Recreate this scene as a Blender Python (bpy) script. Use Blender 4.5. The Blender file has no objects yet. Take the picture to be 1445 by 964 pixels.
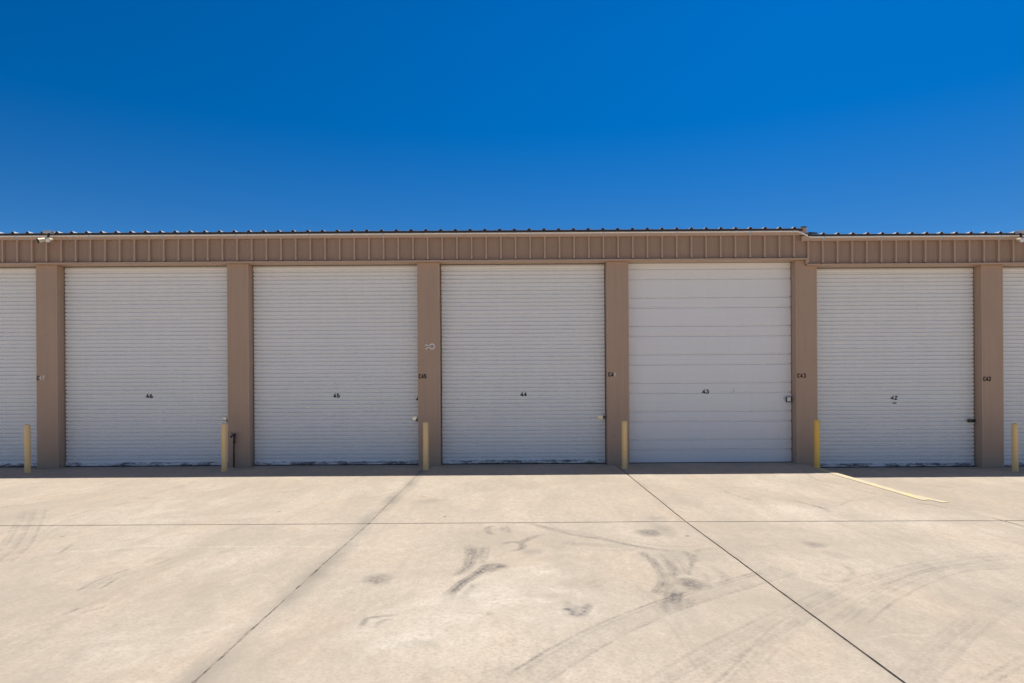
import bpy, bmesh, math, random
import numpy as np
from mathutils import Vector, Matrix

random.seed(7)
RNG = np.random.default_rng(11)
sc = bpy.context.scene
col = sc.collection

# ------------------------------------------------------------------ camera
W, H = 1445.0, 964.0
F = 963.0                      # focal length in photo pixels (about 24 mm)
CX, CY = 722.5, 555.0          # optical axis in the photo (rising-front lens)
ROLL = 0.0063
ZC = 1.52

def ray(px, py):
    """photo pixel -> direction in the world (camera looks along +Y)"""
    dx, dy = px - CX, py - CY
    c, s = math.cos(ROLL), math.sin(ROLL)
    return ((dx * c - dy * s) / F, 1.0, (-(dy * c) - dx * s) / F)

def at(px, py, Y):
    d = ray(px, py)
    return Vector((d[0] * Y, Y, ZC + d[2] * Y))

cam = bpy.data.cameras.new('camera')
cam.sensor_fit = 'HORIZONTAL'
cam.sensor_width = 36.0
cam.lens = F / W * 36.0
cam.shift_x = 0.0
cam.shift_y = (CY - H / 2) / W
cam.clip_start = 0.05
cam.clip_end = 5000
co = bpy.data.objects.new('camera', cam)
col.objects.link(co)
c_, s_ = math.cos(ROLL), math.sin(ROLL)
right = Vector((c_, 0, -s_))
up = Vector((s_, 0, c_))
fwd = Vector((0, 1, 0))
M = Matrix((( right.x, up.x, -fwd.x, 0), (right.y, up.y, -fwd.y, 0), (right.z, up.z, -fwd.z, ZC), (0, 0, 0, 1)))
co.matrix_world = M
sc.camera = co

# ------------------------------------------------------------------ layout (metres)
YP = 14.40        # front face of the pillars
YD = 14.63        # door curtains
YF = 14.31        # front of the fascia
YE = 14.24        # eave edge of the roof
DROP = 0.125      # the right-hand section stands lower
JX = [-21.71, -17.73, -13.75, -9.77, -1.81, 2.17, 6.15, 10.13, 14.11, 18.09]   # joints running to the building
YJ = 8.56         # joint running along the building

def ground_z(X, Y):
    """the yard is flat, the apron rises to the doors on the left section only (numpy friendly)"""
    X = np.asarray(X, float); Y = np.asarray(Y, float)
    base = -0.10 - 0.015 * np.clip((X - 2.17) / 3.98, 0, 1)
    t = np.clip((Y - YJ) / (YP - YJ), 0, 1.15)
    return np.where(X < 6.15, base + t * (0.0 - base), -0.115 + 0 * t)

def gpos(px, py):
    d = ray(px, py)
    z = -0.10
    for _ in range(12):
        t = (z - ZC) / d[2]
        z = float(ground_z(d[0] * t, t))
    return d[0] * t, t

# ------------------------------------------------------------------ helpers
def tag(o, label=None, cat=None, group=None, kind=None):
    if label: o['label'] = label
    if cat: o['category'] = cat
    if group: o['group'] = group
    if kind: o['kind'] = kind
    return o

def empty(name, loc=(0, 0, 0), rz=0.0):
    o = bpy.data.objects.new(name, None)
    o.empty_display_size = 0.2
    o.location = loc
    o.rotation_euler = (0, 0, rz)
    col.objects.link(o)
    return o

class MB:
    def __init__(self):
        self.v, self.f, self.sm = [], [], []
    def quad_strip(self, rows, closed=False, smooth=False):
        """rows: list of equally long lists of points"""
        b = len(self.v); n = len(rows[0])
        for r in rows: self.v.extend(tuple(p) for p in r)
        for i in range(len(rows) - 1):
            for j in range(n if closed else n - 1):
                k = (j + 1) % n
                self.f.append((b + i * n + j, b + i * n + k, b + (i + 1) * n + k, b + (i + 1) * n + j))
                self.sm.append(smooth)
        return b
    def face(self, pts, smooth=False):
        b = len(self.v)
        self.v.extend(tuple(p) for p in pts)
        self.f.append(tuple(range(b, b + len(pts)))); self.sm.append(smooth)
    def box(self, x0, x1, y0, y1, z0, z1):
        b = len(self.v)
        for x in (x0, x1):
            for y in (y0, y1):
                for z in (z0, z1): self.v.append((x, y, z))
        for q in ((0, 1, 3, 2), (4, 6, 7, 5), (0, 4, 5, 1), (2, 3, 7, 6), (0, 2, 6, 4), (1, 5, 7, 3)):
            self.f.append(tuple(b + i for i in q)); self.sm.append(False)
    def tube(self, pts, r, n=12, caps=True, r_end=None):
        pts = [Vector(p) for p in pts]
        rows = []; prev = None
        for i, p in enumerate(pts):
            d = (pts[min(i + 1, len(pts) - 1)] - pts[max(i - 1, 0)]).normalized()
            if prev is None:
                a = Vector((0, 0, 1)) if abs(d.z) < 0.9 else Vector((0, 1, 0))
                u = d.cross(a).normalized()
            else:
                u = (prev - d * prev.dot(d)).normalized()
            prev = u; w = d.cross(u)
            rr = r if r_end is None else r + (r_end - r) * i / max(1, len(pts) - 1)
            if isinstance(r, (list, tuple)): rr = r[i]
            rows.append([p + (u * math.cos(2 * math.pi * k / n) + w * math.sin(2 * math.pi * k / n)) * rr for k in range(n)])
        self.quad_strip(rows, closed=True, smooth=True)
        if caps:
            self.face(list(reversed(rows[0]))); self.face(rows[-1])
    def build(self, name, mat, parent=None, bevel=0.0, seg=2, recalc=True):
        me = bpy.data.meshes.new(name)
        me.from_pydata(self.v, [], self.f)
        me.polygons.foreach_set('use_smooth', self.sm)
        if recalc or bevel:
            bm = bmesh.new(); bm.from_mesh(me)
            bmesh.ops.remove_doubles(bm, verts=bm.verts, dist=1e-5)
            bmesh.ops.recalc_face_normals(bm, faces=bm.faces)
            if bevel:
                es = [e for e in bm.edges if len(e.link_faces) == 2 and e.calc_face_angle(0) > 0.6]
                bmesh.ops.bevel(bm, geom=es, offset=bevel, segments=seg, affect='EDGES', profile=0.5)
            bm.to_mesh(me); bm.free()
        me.materials.append(mat)
        o = bpy.data.objects.new(name, me)
        col.objects.link(o)
        if parent is not None: o.parent = parent
        return o

def extrude_x(profile, x0, x1, name, mat, parent, smooth=False, closed=False, recalc=True, xs=None):
    """profile of (y, z) points swept along X"""
    m = MB()
    xs = xs or [x0, x1]
    rows = [[(x, p[0], p[1]) for x in xs] for p in profile]
    if closed: rows.append(rows[0])
    m.quad_strip(rows, smooth=smooth)
    if closed:
        m.face([(x0, p[0], p[1]) for p in profile]); m.face([(x1, p[0], p[1]) for p in reversed(profile)])
    return m.build(name, mat, parent, recalc=recalc)

# ------------------------------------------------------------------ materials
class NT:
    def __init__(self, name):
        self.m = bpy.data.materials.new(name); self.m.use_nodes = True
        self.t = self.m.node_tree; self.n = self.t.nodes; self.l = self.t.links
        self.b = self.n['Principled BSDF']
        self.pos = None
    def new(self, kind, **kw):
        o = self.n.new(kind)
        for k, v in kw.items(): setattr(o, k, v)
        return o
    def link(self, a, b): self.l.new(a, b)
    def coords(self, scale=(1, 1, 1), rot=(0, 0, 0), world=True):
        mp = self.new('ShaderNodeMapping')
        mp.inputs['Scale'].default_value = scale
        mp.inputs['Rotation'].default_value = rot
        if world:
            g = self.new('ShaderNodeNewGeometry'); self.link(g.outputs['Position'], mp.inputs['Vector'])
        else:
            g = self.new('ShaderNodeTexCoord'); self.link(g.outputs['Object'], mp.inputs['Vector'])
        return mp.outputs['Vector']
    def noise(self, vec, scale, detail=4, rough=0.55, dist=0.0):
        o = self.new('ShaderNodeTexNoise')
        o.inputs['Scale'].default_value = scale; o.inputs['Detail'].default_value = detail
        o.inputs['Roughness'].default_value = rough; o.inputs['Distortion'].default_value = dist
        self.link(vec, o.inputs['Vector'])
        return o.outputs['Fac']
    def ramp(self, fac, a, b, va=0.0, vb=1.0):
        o = self.new('ShaderNodeMapRange'); o.clamp = True
        o.inputs['From Min'].default_value = a; o.inputs['From Max'].default_value = b
        o.inputs['To Min'].default_value = va; o.inputs['To Max'].default_value = vb
        self.link(fac, o.inputs['Value'])
        return o.outputs['Result']
    def math(self, op, a, b=None):
        o = self.new('ShaderNodeMath', operation=op)
        for i, v in enumerate((a, b)):
            if v is None: continue
            if isinstance(v, (int, float)): o.inputs[i].default_value = v
            else: self.link(v, o.inputs[i])
        return o.outputs[0]
    def mix(self, fac, a, b, mode='MIX'):
        o = self.new('ShaderNodeMix', data_type='RGBA', blend_type=mode)
        for s, v in ((0, fac), (6, a), (7, b)):
            if isinstance(v, (int, float)): o.inputs[s].default_value = v
            elif isinstance(v, tuple): o.inputs[s].default_value = (*v, 1) if len(v) == 3 else v
            else: self.link(v, o.inputs[s])
        return o.outputs[2]
    def bump(self, height, strength, dist):
        o = self.new('ShaderNodeBump')
        o.inputs['Strength'].default_value = strength; o.inputs['Distance'].default_value = dist
        self.link(height, o.inputs['Height'])
        self.link(o.outputs['Normal'], self.b.inputs['Normal'])
    def set(self, color=None, rough=None, metal=None, spec=None):
        for k, v in (('Base Color', color), ('Roughness', rough), ('Metallic', metal), ('Specular IOR Level', spec)):
            if v is None: continue
            s = self.b.inputs[k]
            if isinstance(v, (int, float)): s.default_value = v
            elif isinstance(v, tuple): s.default_value = (*v, 1)
            else: self.link(v, s)
        return self.m

def painted(name, base, dark, rough=0.5, streak=0.5, spec=0.35, blotch=0.5, metal=0.0):
    """sheet metal paint with faint vertical streaks, blotches and grime"""
    t = NT(name)
    v = t.coords((9, 9, 0.35)); s = t.noise(v, 1.6, 5, 0.6)
    w = t.coords((1, 1, 1)); bl = t.noise(w, 1.3, 5, 0.6); fine = t.noise(w, 60, 3, 0.5)
    f = t.math('ADD', t.math('MULTIPLY', t.ramp(s, 0.42, 0.72), streak), t.math('MULTIPLY', t.ramp(bl, 0.4, 0.75), blotch))
    f = t.math('MINIMUM', t.math('ADD', f, t.math('MULTIPLY', t.ramp(fine, 0.45, 0.8), 0.15)), 1.0)
    c = t.mix(f, base, dark)
    r = t.ramp(bl, 0.3, 0.7, rough - 0.07, rough + 0.1)
    t.bump(fine, 0.04, 0.002)
    return t.set(c, r, metal, spec)

def weathered(name, base, dark, **kw):
    m = painted(name, base, dark, **kw)
    nt_ = m.node_tree; n = nt_.nodes; b = n['Principled BSDF']
    src = b.inputs['Base Color'].links[0].from_socket
    geo = n.new('ShaderNodeNewGeometry'); sep = n.new('ShaderNodeSeparateXYZ'); nt_.links.new(geo.outputs['Position'], sep.inputs[0])
    def mapr(sock, a, c, va, vb):
        o = n.new('ShaderNodeMapRange'); o.clamp = True
        for k, v in (('From Min', a), ('From Max', c), ('To Min', va), ('To Max', vb)): o.inputs[k].default_value = v
        nt_.links.new(sock, o.inputs['Value']); return o.outputs['Result']
    def noise(sc_, stretch):
        mp = n.new('ShaderNodeMapping'); mp.inputs['Scale'].default_value = stretch; nt_.links.new(geo.outputs['Position'], mp.inputs['Vector'])
        o = n.new('ShaderNodeTexNoise'); o.inputs['Scale'].default_value = sc_; o.inputs['Detail'].default_value = 6; o.inputs['Roughness'].default_value = .7
        nt_.links.new(mp.outputs['Vector'], o.inputs['Vector']); return o.outputs['Fac']
    def mul(a, c):
        o = n.new('ShaderNodeMath'); o.operation = 'MULTIPLY'; nt_.links.new(a, o.inputs[0])
        if isinstance(c, float): o.inputs[1].default_value = c
        else: nt_.links.new(c, o.inputs[1])
        return o.outputs[0]
    def mix(f, a, c):
        o = n.new('ShaderNodeMix'); o.data_type = 'RGBA'; nt_.links.new(f, o.inputs[0]); nt_.links.new(a, o.inputs[6]); o.inputs[7].default_value = (*c, 1); return o.outputs[2]
    dust = mul(mapr(sep.outputs['Z'], .45, -.05, 0, 1), mapr(noise(9, (1, 1, .6)), .38, .62, .1, .75))
    scuff = mul(mapr(noise(3.2, (1, 1, 2.2)), .665, .70, 0, 1), .5)
    drip = mul(mapr(noise(14, (1, 1, .05)), .60, .68, 0, 1), .22)
    c = mix(drip, mix(scuff, mix(dust, src, (0.47, 0.37, 0.275)), (0.26, 0.19, 0.145)), (0.30, 0.21, 0.16))
    nt_.links.new(c, b.inputs['Base Color'])
    return m

def plain(name, color, rough=0.5, metal=0.0, var=0.15, scale=30):
    t = NT(name)
    n = t.noise(t.coords(), scale, 4)
    dk = tuple(x * (1 - var) for x in color); lt = tuple(min(1, x * (1 + var)) for x in color)
    return t.set(t.mix(t.ramp(n, 0.3, 0.7), dk, lt), rough, metal)

TAN = weathered('tan_paint', (0.515, 0.358, 0.258), (0.445, 0.313, 0.228), rough=0.5, streak=0.45, spec=0.3, blotch=0.35)
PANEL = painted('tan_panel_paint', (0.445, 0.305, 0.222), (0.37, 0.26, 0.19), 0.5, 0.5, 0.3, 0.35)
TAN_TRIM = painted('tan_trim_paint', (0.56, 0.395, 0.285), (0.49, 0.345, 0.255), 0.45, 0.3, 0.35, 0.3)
DOOR = painted('door_paint', (0.89, 0.895, 0.885), (0.83, 0.83, 0.815), 0.38, 0.35, 0.4, 0.3)
SECT = painted('sectional_door_paint', (0.89, 0.89, 0.885), (0.84, 0.835, 0.83), 0.42, 0.3, 0.4, 0.3)
ROOF = plain('roof_coating', (0.62, 0.62, 0.62), 0.4, 0.0, 0.06, 4)
BRONZE = plain('dark_bronze_flashing', (0.035, 0.028, 0.027), 0.5)
GALV = plain('galvanised_steel', (0.62, 0.63, 0.64), 0.38, 0.75, 0.1)
CONDUIT = plain('conduit_steel', (0.88, 0.87, 0.85), 0.35, 0.0, 0.05)
BLACK = plain('black_iron', (0.016, 0.016, 0.018), 0.45)
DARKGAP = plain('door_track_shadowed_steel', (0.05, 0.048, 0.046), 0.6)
RUBBER = plain('black_rubber', (0.02, 0.02, 0.02), 0.7)
BRASS = plain('brass', (0.80, 0.70, 0.54), 0.3, 0.85, 0.25)
ZINC = plain('zinc_plate', (0.95, 0.86, 0.70), 0.25, 0.9, 0.15)
CREAM = plain('cream_lamp_paint', (0.78, 0.66, 0.44), 0.4)
GLASS = plain('frosted_lens', (0.80, 0.80, 0.80), 0.15, 0.0, 0.05)
BLUE = plain('blue_vinyl', (0.02, 0.11, 0.30), 0.45)
GREY = plain('pale_grey_plastic', (0.82, 0.86, 0.76), 0.35)
WHITEPAINT = plain('white_sticker', (0.80, 0.80, 0.80), 0.5)
SIDING = painted('tan_siding', (0.50, 0.343, 0.258), (0.42, 0.29, 0.22), 0.55, 0.4, 0.3, 0.35)

def ink(name, c, under, wear):
    t = NT(name)
    n = t.noise(t.coords(), 55, 4, 0.6)
    return t.set(t.mix(t.ramp(n, wear, wear + 0.06), c, under), 0.55)
INK = ink('black_stencil_paint', (0.010, 0.010, 0.011), (0.16, 0.13, 0.11), 0.62)
INK_FADED = ink('faded_stencil_paint', (0.80, 0.76, 0.70), (0.50, 0.38, 0.30), 0.60)

def bollard_mat(name, base, faded):
    t = NT(name)
    w = t.coords((1, 1, 1)); bl = t.noise(w, 5, 5, 0.6); v = t.coords((20, 20, 1.5)); s = t.noise(v, 1.5, 4)
    c = t.mix(t.ramp(bl, 0.35, 0.65), base, faded)
    c = t.mix(t.math('MULTIPLY', t.ramp(s, 0.58, 0.75), 0.25), c, (0.45, 0.35, 0.2))
    ch = t.noise(w, 38, 5, 0.75, 0.4)
    c = t.mix(t.ramp(ch, 0.67, 0.70), c, (0.30, 0.22, 0.14))
    t.bump(t.noise(w, 90, 3), 0.08, 0.002)
    return t.set(c, 0.5, 0.0, 0.4)
YELLOW = bollard_mat('faded_yellow_paint', (0.96, 0.655, 0.27), (0.95, 0.68, 0.35))
YELLOW_FRESH = bollard_mat('bright_yellow_paint', (0.92, 0.555, 0.085), (0.88, 0.57, 0.15))

def bottom_bar_mat():
    t = NT('scuffed_bottom_bar')
    v = t.coords((0.35, 1, 1.6)); n = t.noise(v, 9, 5, 0.62, 0.5); n2 = t.noise(v, 30, 4, 0.6)
    f = t.ramp(t.math('ADD', t.math('MULTIPLY', n, 0.7), t.math('MULTIPLY', n2, 0.3)), 0.43, 0.57)
    c = t.mix(f, (0.17, 0.158, 0.152), (0.90, 0.88, 0.87))
    return t.set(c, 0.55)
BAR = bottom_bar_mat()

def concrete_mat():
    t = NT('broom_finished_concrete')
    p = t.coords()
    big = t.noise(p, 0.35, 6, 0.6, 0.4)
    mid = t.noise(t.coords((1.0, 0.35, 1), (0, 0, math.radians(-38))), 1.3, 6, 0.62)
    streak = t.noise(t.coords((2.6, 0.22, 1), (0, 0, math.radians(-62))), 1.5, 6, 0.65)
    fine = t.noise(p, 38, 5, 0.7)
    grain = t.noise(p, 210, 3, 0.7)
    broom = t.noise(t.coords((0.6, 60, 1)), 2.0, 3, 0.6)
    c = t.mix(t.ramp(big, 0.32, 0.68), (0.475, 0.385, 0.283), (0.61, 0.518, 0.40))
    c = t.mix(t.math('MULTIPLY', t.ramp(mid, 0.42, 0.72), 0.7), c, (0.425, 0.355, 0.272))
    c = t.mix(t.math('MULTIPLY', t.ramp(streak, 0.46, 0.72), 0.65), c, (0.42, 0.352, 0.273))
    c = t.mix(t.math('MULTIPLY', t.ramp(big, 0.62, 0.40), t.math('MULTIPLY', t.ramp(mid, 0.55, 0.35), 0.45)), c, (0.575, 0.43, 0.305))
    mott = t.noise(t.coords((1.0, 0.55, 1), (0, 0, math.radians(-50))), 11, 7, 0.78, 0.2)
    c = t.mix(t.math('MULTIPLY', t.ramp(mott, 0.45, 0.68), 0.52), c, (0.37, 0.307, 0.234))
    c = t.mix(t.math('MULTIPLY', t.ramp(mott, 0.50, 0.28), 0.35), c, (0.63, 0.545, 0.43))
    c = t.mix(t.math('MULTIPLY', t.ramp(fine, 0.45, 0.68), 0.6), c, (0.34, 0.285, 0.22))
    c = t.mix(t.math('MULTIPLY', t.ramp(grain, 0.5, 0.75), 0.4), c, (0.36, 0.31, 0.25))
    c = t.mix(t.math('MULTIPLY', t.ramp(broom, 0.5, 0.8), 0.2), c, (0.40, 0.34, 0.27))
    wide = t.noise(t.coords((1, 0.6, 1), (0, 0, math.radians(-25))), 0.75, 5, 0.6, 0.8)
    c = t.mix(t.math('MULTIPLY', t.ramp(wide, 0.47, 0.66), 0.62), c, (0.385, 0.322, 0.245))
    # rubber and oil deposits, pale scuffs: shapes baked on the slabs' vertices
    a = t.new('ShaderNodeAttribute', attribute_name='stain')
    ww = t.noise(t.coords((1, 1, 1)), 26, 5, 0.7, 0.3)
    tread = t.noise(t.coords((9, 9, 1), (0, 0, 0.5)), 3.2, 4, 0.7)
    b = t.new('ShaderNodeAttribute', attribute_name='pale')
    f2 = t.math('MULTIPLY', b.outputs['Fac'], t.ramp(ww, 0.35, 0.6))
    c = t.mix(f2, c, (0.64, 0.56, 0.455))
    brk = t.math('MULTIPLY', t.ramp(ww, 0.30, 0.66, 0.35, 1.25), t.ramp(tread, 0.3, 0.65, 0.75, 1.5))
    f = t.math('MINIMUM', t.math('MULTIPLY', a.outputs['Fac'], brk), 0.9)
    c = t.mix(f, c, (0.12, 0.108, 0.098))
    g = t.new('ShaderNodeAttribute', attribute_name='grime')
    f3 = t.math('MULTIPLY', g.outputs['Fac'], t.ramp(mid, 0.3, 0.6, 0.5, 1.1))
    c = t.mix(f3, c, (0.29, 0.25, 0.20))
    h = t.math('ADD', t.math('MULTIPLY', grain, 0.4), t.math('ADD', t.math('MULTIPLY', broom, 0.5), t.math('MULTIPLY', fine, 0.6)))
    t.bump(h, 0.35, 0.004)
    return t.set(c, t.ramp(fine, 0.3, 0.7, 0.78, 0.92), 0.0, 0.3)
CONCRETE = concrete_mat()

def filler_mat():
    t = NT('joint_sealant')
    n = t.noise(t.coords(), 7, 5, 0.7); n2 = t.noise(t.coords(), 45, 4, 0.7)
    c = t.mix(t.ramp(n, 0.42, 0.62), (0.045, 0.037, 0.032), (0.16, 0.115, 0.075))
    c = t.mix(t.ramp(n2, 0.6, 0.72), c, (0.32, 0.27, 0.21))
    return t.set(c, 0.85)
FILLER = filler_mat()

def line_mat():
    t = NT('worn_yellow_line_paint')
    n = t.noise(t.coords((6, 1, 1)), 3.0, 6, 0.7, 0.3); n2 = t.noise(t.coords(), 60, 4, 0.7)
    f = t.ramp(t.math('ADD', t.math('MULTIPLY', n, 0.7), t.math('MULTIPLY', n2, 0.3)), 0.44, 0.52)
    return t.set(t.mix(f, (0.74, 0.59, 0.24), (0.56, 0.475, 0.35)), 0.7)
LINE = line_mat()

def dirt_mat():
    t = NT('dry_ground')
    n = t.noise(t.coords(), 0.2, 8, 0.65)
    return t.set(t.mix(t.ramp(n, 0.3, 0.7), (0.36, 0.27, 0.19), (0.46, 0.36, 0.26)), 0.95)
DIRT = dirt_mat()

# ------------------------------------------------------------------ ground and pavement
g = MB(); S = 1500.0
g.face([(-S, -S, -0.24), (S, -S, -0.24), (S, S, -0.24), (-S, S, -0.24)])
tag(g.build('ground', DIRT), kind='structure')

# marks on the concrete: polylines (photo pixels) -> world strokes
STROKES = [  # points, width (m), strength
    ([(697, 742), (688, 745), (690, 752), (697, 754)], 0.07, .50), ([(708, 743), (711, 750)], 0.06, .32),
    ([(710, 768), (722, 765), (735, 767), (736, 774), (722, 778)], 0.07, .5),
    ([(662, 770), (667, 782), (664, 795), (652, 806), (639, 814)], 0.09, .5),
    ([(681, 772), (679, 786), (682, 796)], 0.07, .30), ([(672, 772), (674, 790)], 0.06, .22),
    ([(712, 801), (700, 797), (686, 799), (675, 808), (655, 822), (628, 840)], 0.10, .75),
    ([(706, 799), (694, 803), (684, 806)], 0.12, .55),
    ([(672, 824), (656, 838), (650, 846)], 0.07, .30),
    ([(735, 766), (752, 758), (772, 752)], 0.10, .34),
    ([(745, 738), (800, 752), (860, 763), (905, 772), (955, 779)], 0.10, .42),
    ([(790, 766), (830, 769), (880, 771)], 0.20, .26),
    ([(904, 779), (923, 793), (936, 815), (934, 828), (926, 838)], 0.09, .55),
    ([(935, 782), (948, 800), (953, 812)], 0.11, .28),
    ([(950, 784), (960, 796), (968, 812)], 0.09, .26),
    ([(958, 828), (948, 842), (943, 860)], 0.14, .50), ([(972, 845), (968, 860)], 0.10, .30),
    ([(940, 786), (952, 802), (950, 822), (940, 834)], 0.05, .34), ([(930, 780), (944, 797), (944, 818)], 0.04, .30),
    ([(968, 780), (975, 795), (972, 812)], 0.05, .24), ([(985, 800), (998, 812), (1000, 830)], 0.06, .18),
    ([(948, 838), (952, 852), (962, 862)], 0.05, .30), ([(938, 848), (940, 866)], 0.05, .26), ([(958, 838), (960, 858)], 0.04, .26),
    ([(655, 770), (659, 785), (655, 800)], 0.05, .22), ([(690, 770), (687, 790)], 0.04, .20), ([(645, 828), (635, 848)], 0.05, .22),
    ([(716, 742), (719, 752)], 0.05, .20), ([(760, 742), (820, 752), (880, 766)], 0.05, .20), ([(770, 770), (840, 776), (900, 776)], 0.10, .15),
    ([(870, 760), (930, 770), (985, 772)], 0.05, .20), ([(1040, 770), (1075, 772), (1100, 766)], 0.06, .14),
    ([(963, 778), (976, 784), (982, 794)], 0.08, .40), ([(980, 780), (990, 775), (1006, 774)], 0.08, .34),
    ([(1003, 800), (1018, 808), (1026, 820)], 0.08, .22),
    ([(793, 861), (806, 861), (814, 869), (826, 864), (830, 852)], 0.07, .62), ([(800, 848), (806, 860), (822, 856)], 0.06, .42),
    ([(830, 824), (845, 818), (858, 822)], 0.06, .20), ([(836, 828), (850, 826)], 0.05, .18),
    ([(512, 884), (518, 873), (536, 870), (557, 868)], 0.05, .34), ([(530, 885), (540, 876), (552, 874)], 0.05, .26),
    ([(565, 905), (578, 915), (590, 902)], 0.10, .18), ([(600, 905), (612, 915)], 0.10, .18),
    ([(110, 834), (140, 818), (184, 802)], 0.022, .45), ([(140, 833), (165, 817), (195, 806)], 0.022, .42), ([(125, 830), (190, 803)], 0.09, .16),
    ([(205, 793), (222, 788), (238, 787)], 0.03, .40), ([(220, 797), (243, 787)], 0.03, .38),
    ([(88, 868), (112, 858)], 0.03, .40), ([(110, 866), (150, 856)], 0.02, .22), ([(85, 780), (104, 767)], 0.03, .42), ([(170, 764), (187, 761)], 0.05, .26),
    ([(2, 716), (27, 713)], 0.05, .55), ([(195, 704), (218, 703)], 0.05, .42), ([(135, 692), (150, 690)], 0.06, .30), ([(50, 706), (64, 704)], 0.05, .22),
    ([(85, 733), (130, 720), (190, 708)], 0.06, .20), ([(262, 692), (290, 690)], 0.07, .26), ([(400, 695), (430, 691)], 0.07, .26),
    ([(1116, 706), (1140, 711), (1160, 717), (1172, 723)], 0.10, .40), ([(1185, 713), (1200, 707), (1235, 702)], 0.05, .16),
    ([(1275, 708), (1310, 712), (1338, 717)], 0.05, .30), ([(1200, 689), (1235, 697), (1275, 704)], 0.07, .20),
    ([(1130, 660), (1150, 676), (1190, 684)], 0.06, .22), ([(1320, 686), (1345, 688)], 0.05, .35), ([(1020, 692), (1040, 700), (1060, 706)], 0.05, .22),
    ([(1150, 808), (1165, 820), (1195, 818), (1204, 806), (1188, 798)], 0.06, .24), ([(1160, 812), (1180, 806), (1196, 812)], 0.09, .18),
    ([(15, 752), (71, 741), (150, 718), (290, 674), (316, 664)], 0.02, .16),
    ([(300, 770), (240, 772), (160, 778)], 0.10, .14), ([(1075, 690), (1020, 688), (970, 690)], 0.08, .12),
    ([(590, 700), (610, 704), (630, 706)], 0.12, .16),
]
BLOBS = [  # x, y, rx, ry in photo pixels, strength
    (532, 817, 18, 8, .50), (918, 752, 17, 4.5, .60), (938, 749, 14, 8, .24), (927, 731, 14, 3.5, .22), (976, 824, 17, 8, .72), (985, 828, 9, 5, .4),
    (750, 779, 16, 4, .30), (1150, 769, 16, 4, .42), (958, 785, 60, 8, .12), (812, 862, 16, 9, .34), (690, 866, 3, 3, .4),
    (970, 756.5, 2.2, 0.9, 1.0), (627, 729, 1.6, 0.8, 1.0), (88, 757, 1.6, 0.8, .9), (394, 722, 1.5, .8, .9), (605, 707, 18, 4, .22), (1180, 784, 14, 5, .16), (1340, 846, 26, 10, .10),
    (700, 950, 40, 14, .14), (600, 950, 30, 14, .10),
]
PALE = [([(520, 930), (640, 870), (740, 848), (860, 870)], 1.0, .6), ([(640, 850), (720, 820), (800, 800)], .6, .5), ([(100, 930), (260, 900), (380, 870)], .7, .35), ([(45, 777), (120, 778), (200, 770), (300, 772), (420, 771), (480, 772), (570, 776)], 0.03, .75), ([(150, 740), (340, 728), (420, 724)], 0.35, .35),
        ([(1215, 905), (1260, 895), (1320, 898)], 0.03, .5), ([(520, 700), (560, 692), (600, 680)], 0.15, .35), ([(1090, 720), (1200, 722)], 0.4, .35), ([(1260, 728), (1380, 730)], 0.35, .3)]

TRACKS = [  # long faint wheel tracks: bundles of fine parallel lines (points, band width, lines, strength)
    ([(715, 976), (800, 922), (870, 885), (942, 855), (1010, 833), (1072, 815), (1110, 803)], 0.24, 7, .21),
    ([(925, 976), (1010, 922), (1082, 885), (1140, 857), (1202, 828), (1287, 803), (1372, 788), (1445, 782)], 0.22, 6, .21),
    ([(1020, 976), (1060, 937), (1102, 892), (1130, 872)], 0.14, 4, .15),
    ([(1195, 880), (1225, 855), (1252, 838), (1300, 816), (1347, 802), (1422, 798)], 0.20, 5, .17),
    ([(1285, 966), (1340, 905), (1400, 860), (1445, 840)], 0.20, 5, .12),
    ([(1385, 964), (1445, 928)], 0.06, 2, .2),
    ([(48, 720), (36, 745), (20, 770), (-15, 800)], 0.30, 6, .22),
    ([(20, 800), (90, 740), (190, 705), (300, 690)], 0.18, 3, .08),
    ([(870, 800), (905, 830), (960, 880), (1010, 960)], 0.16, 4, .07),
    ([(300, 964), (420, 880), (560, 800), (700, 742)], 0.22, 4, .05),
    ([(-10, 930), (120, 850), (260, 790), (420, 752)], 0.24, 5, .08),
    ([(620, 700), (720, 690), (860, 692)], 0.2, 3, .07),
]
def w_stroke(pts): return [gpos(*p) for p in pts]
W_STROKES = [(w_stroke(p), w, s) for p, w, s in STROKES]
def catmull(p, n=6):
    q = [p[0]] + list(p) + [p[-1]]; out = []
    for i in range(1, len(q) - 2):
        for k in range(n):
            t = k / n
            out.append(tuple(.5 * (2 * q[i][c] + (q[i + 1][c] - q[i - 1][c]) * t + (2 * q[i - 1][c] - 5 * q[i][c] + 4 * q[i + 1][c] - q[i + 2][c]) * t * t + (3 * q[i][c] - q[i - 1][c] - 3 * q[i + 1][c] + q[i + 2][c]) * t ** 3) for c in (0, 1)))
    return out + [p[-1]]
W_STROKES = [(catmull(p) if len(p) > 2 else p, w, s) for p, w, s in W_STROKES]
for pts, band, n, st in TRACKS:
    P_ = catmull(w_stroke(pts))
    for k in range(n):
        off = band * ((k + random.uniform(-.25, .25)) / max(1, n - 1) - .5)
        line = []
        for i, (x, y) in enumerate(P_):
            a_ = P_[max(0, i - 1)]; b_ = P_[min(len(P_) - 1, i + 1)]
            dx, dy = b_[0] - a_[0], b_[1] - a_[1]; l = math.hypot(dx, dy) or 1
            line.append((x - dy / l * off, y + dx / l * off))
        edge = 1.25 if k in (0, n - 1) else .8
        W_STROKES.append((line, random.uniform(.022, .045), st * edge * random.uniform(.25, 1.15)))
    W_STROKES.append((P_, band * 1.1, st * .32))
W_PALE = [(w_stroke(p), w, s) for p, w, s in PALE]
W_BLOBS = []
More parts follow.
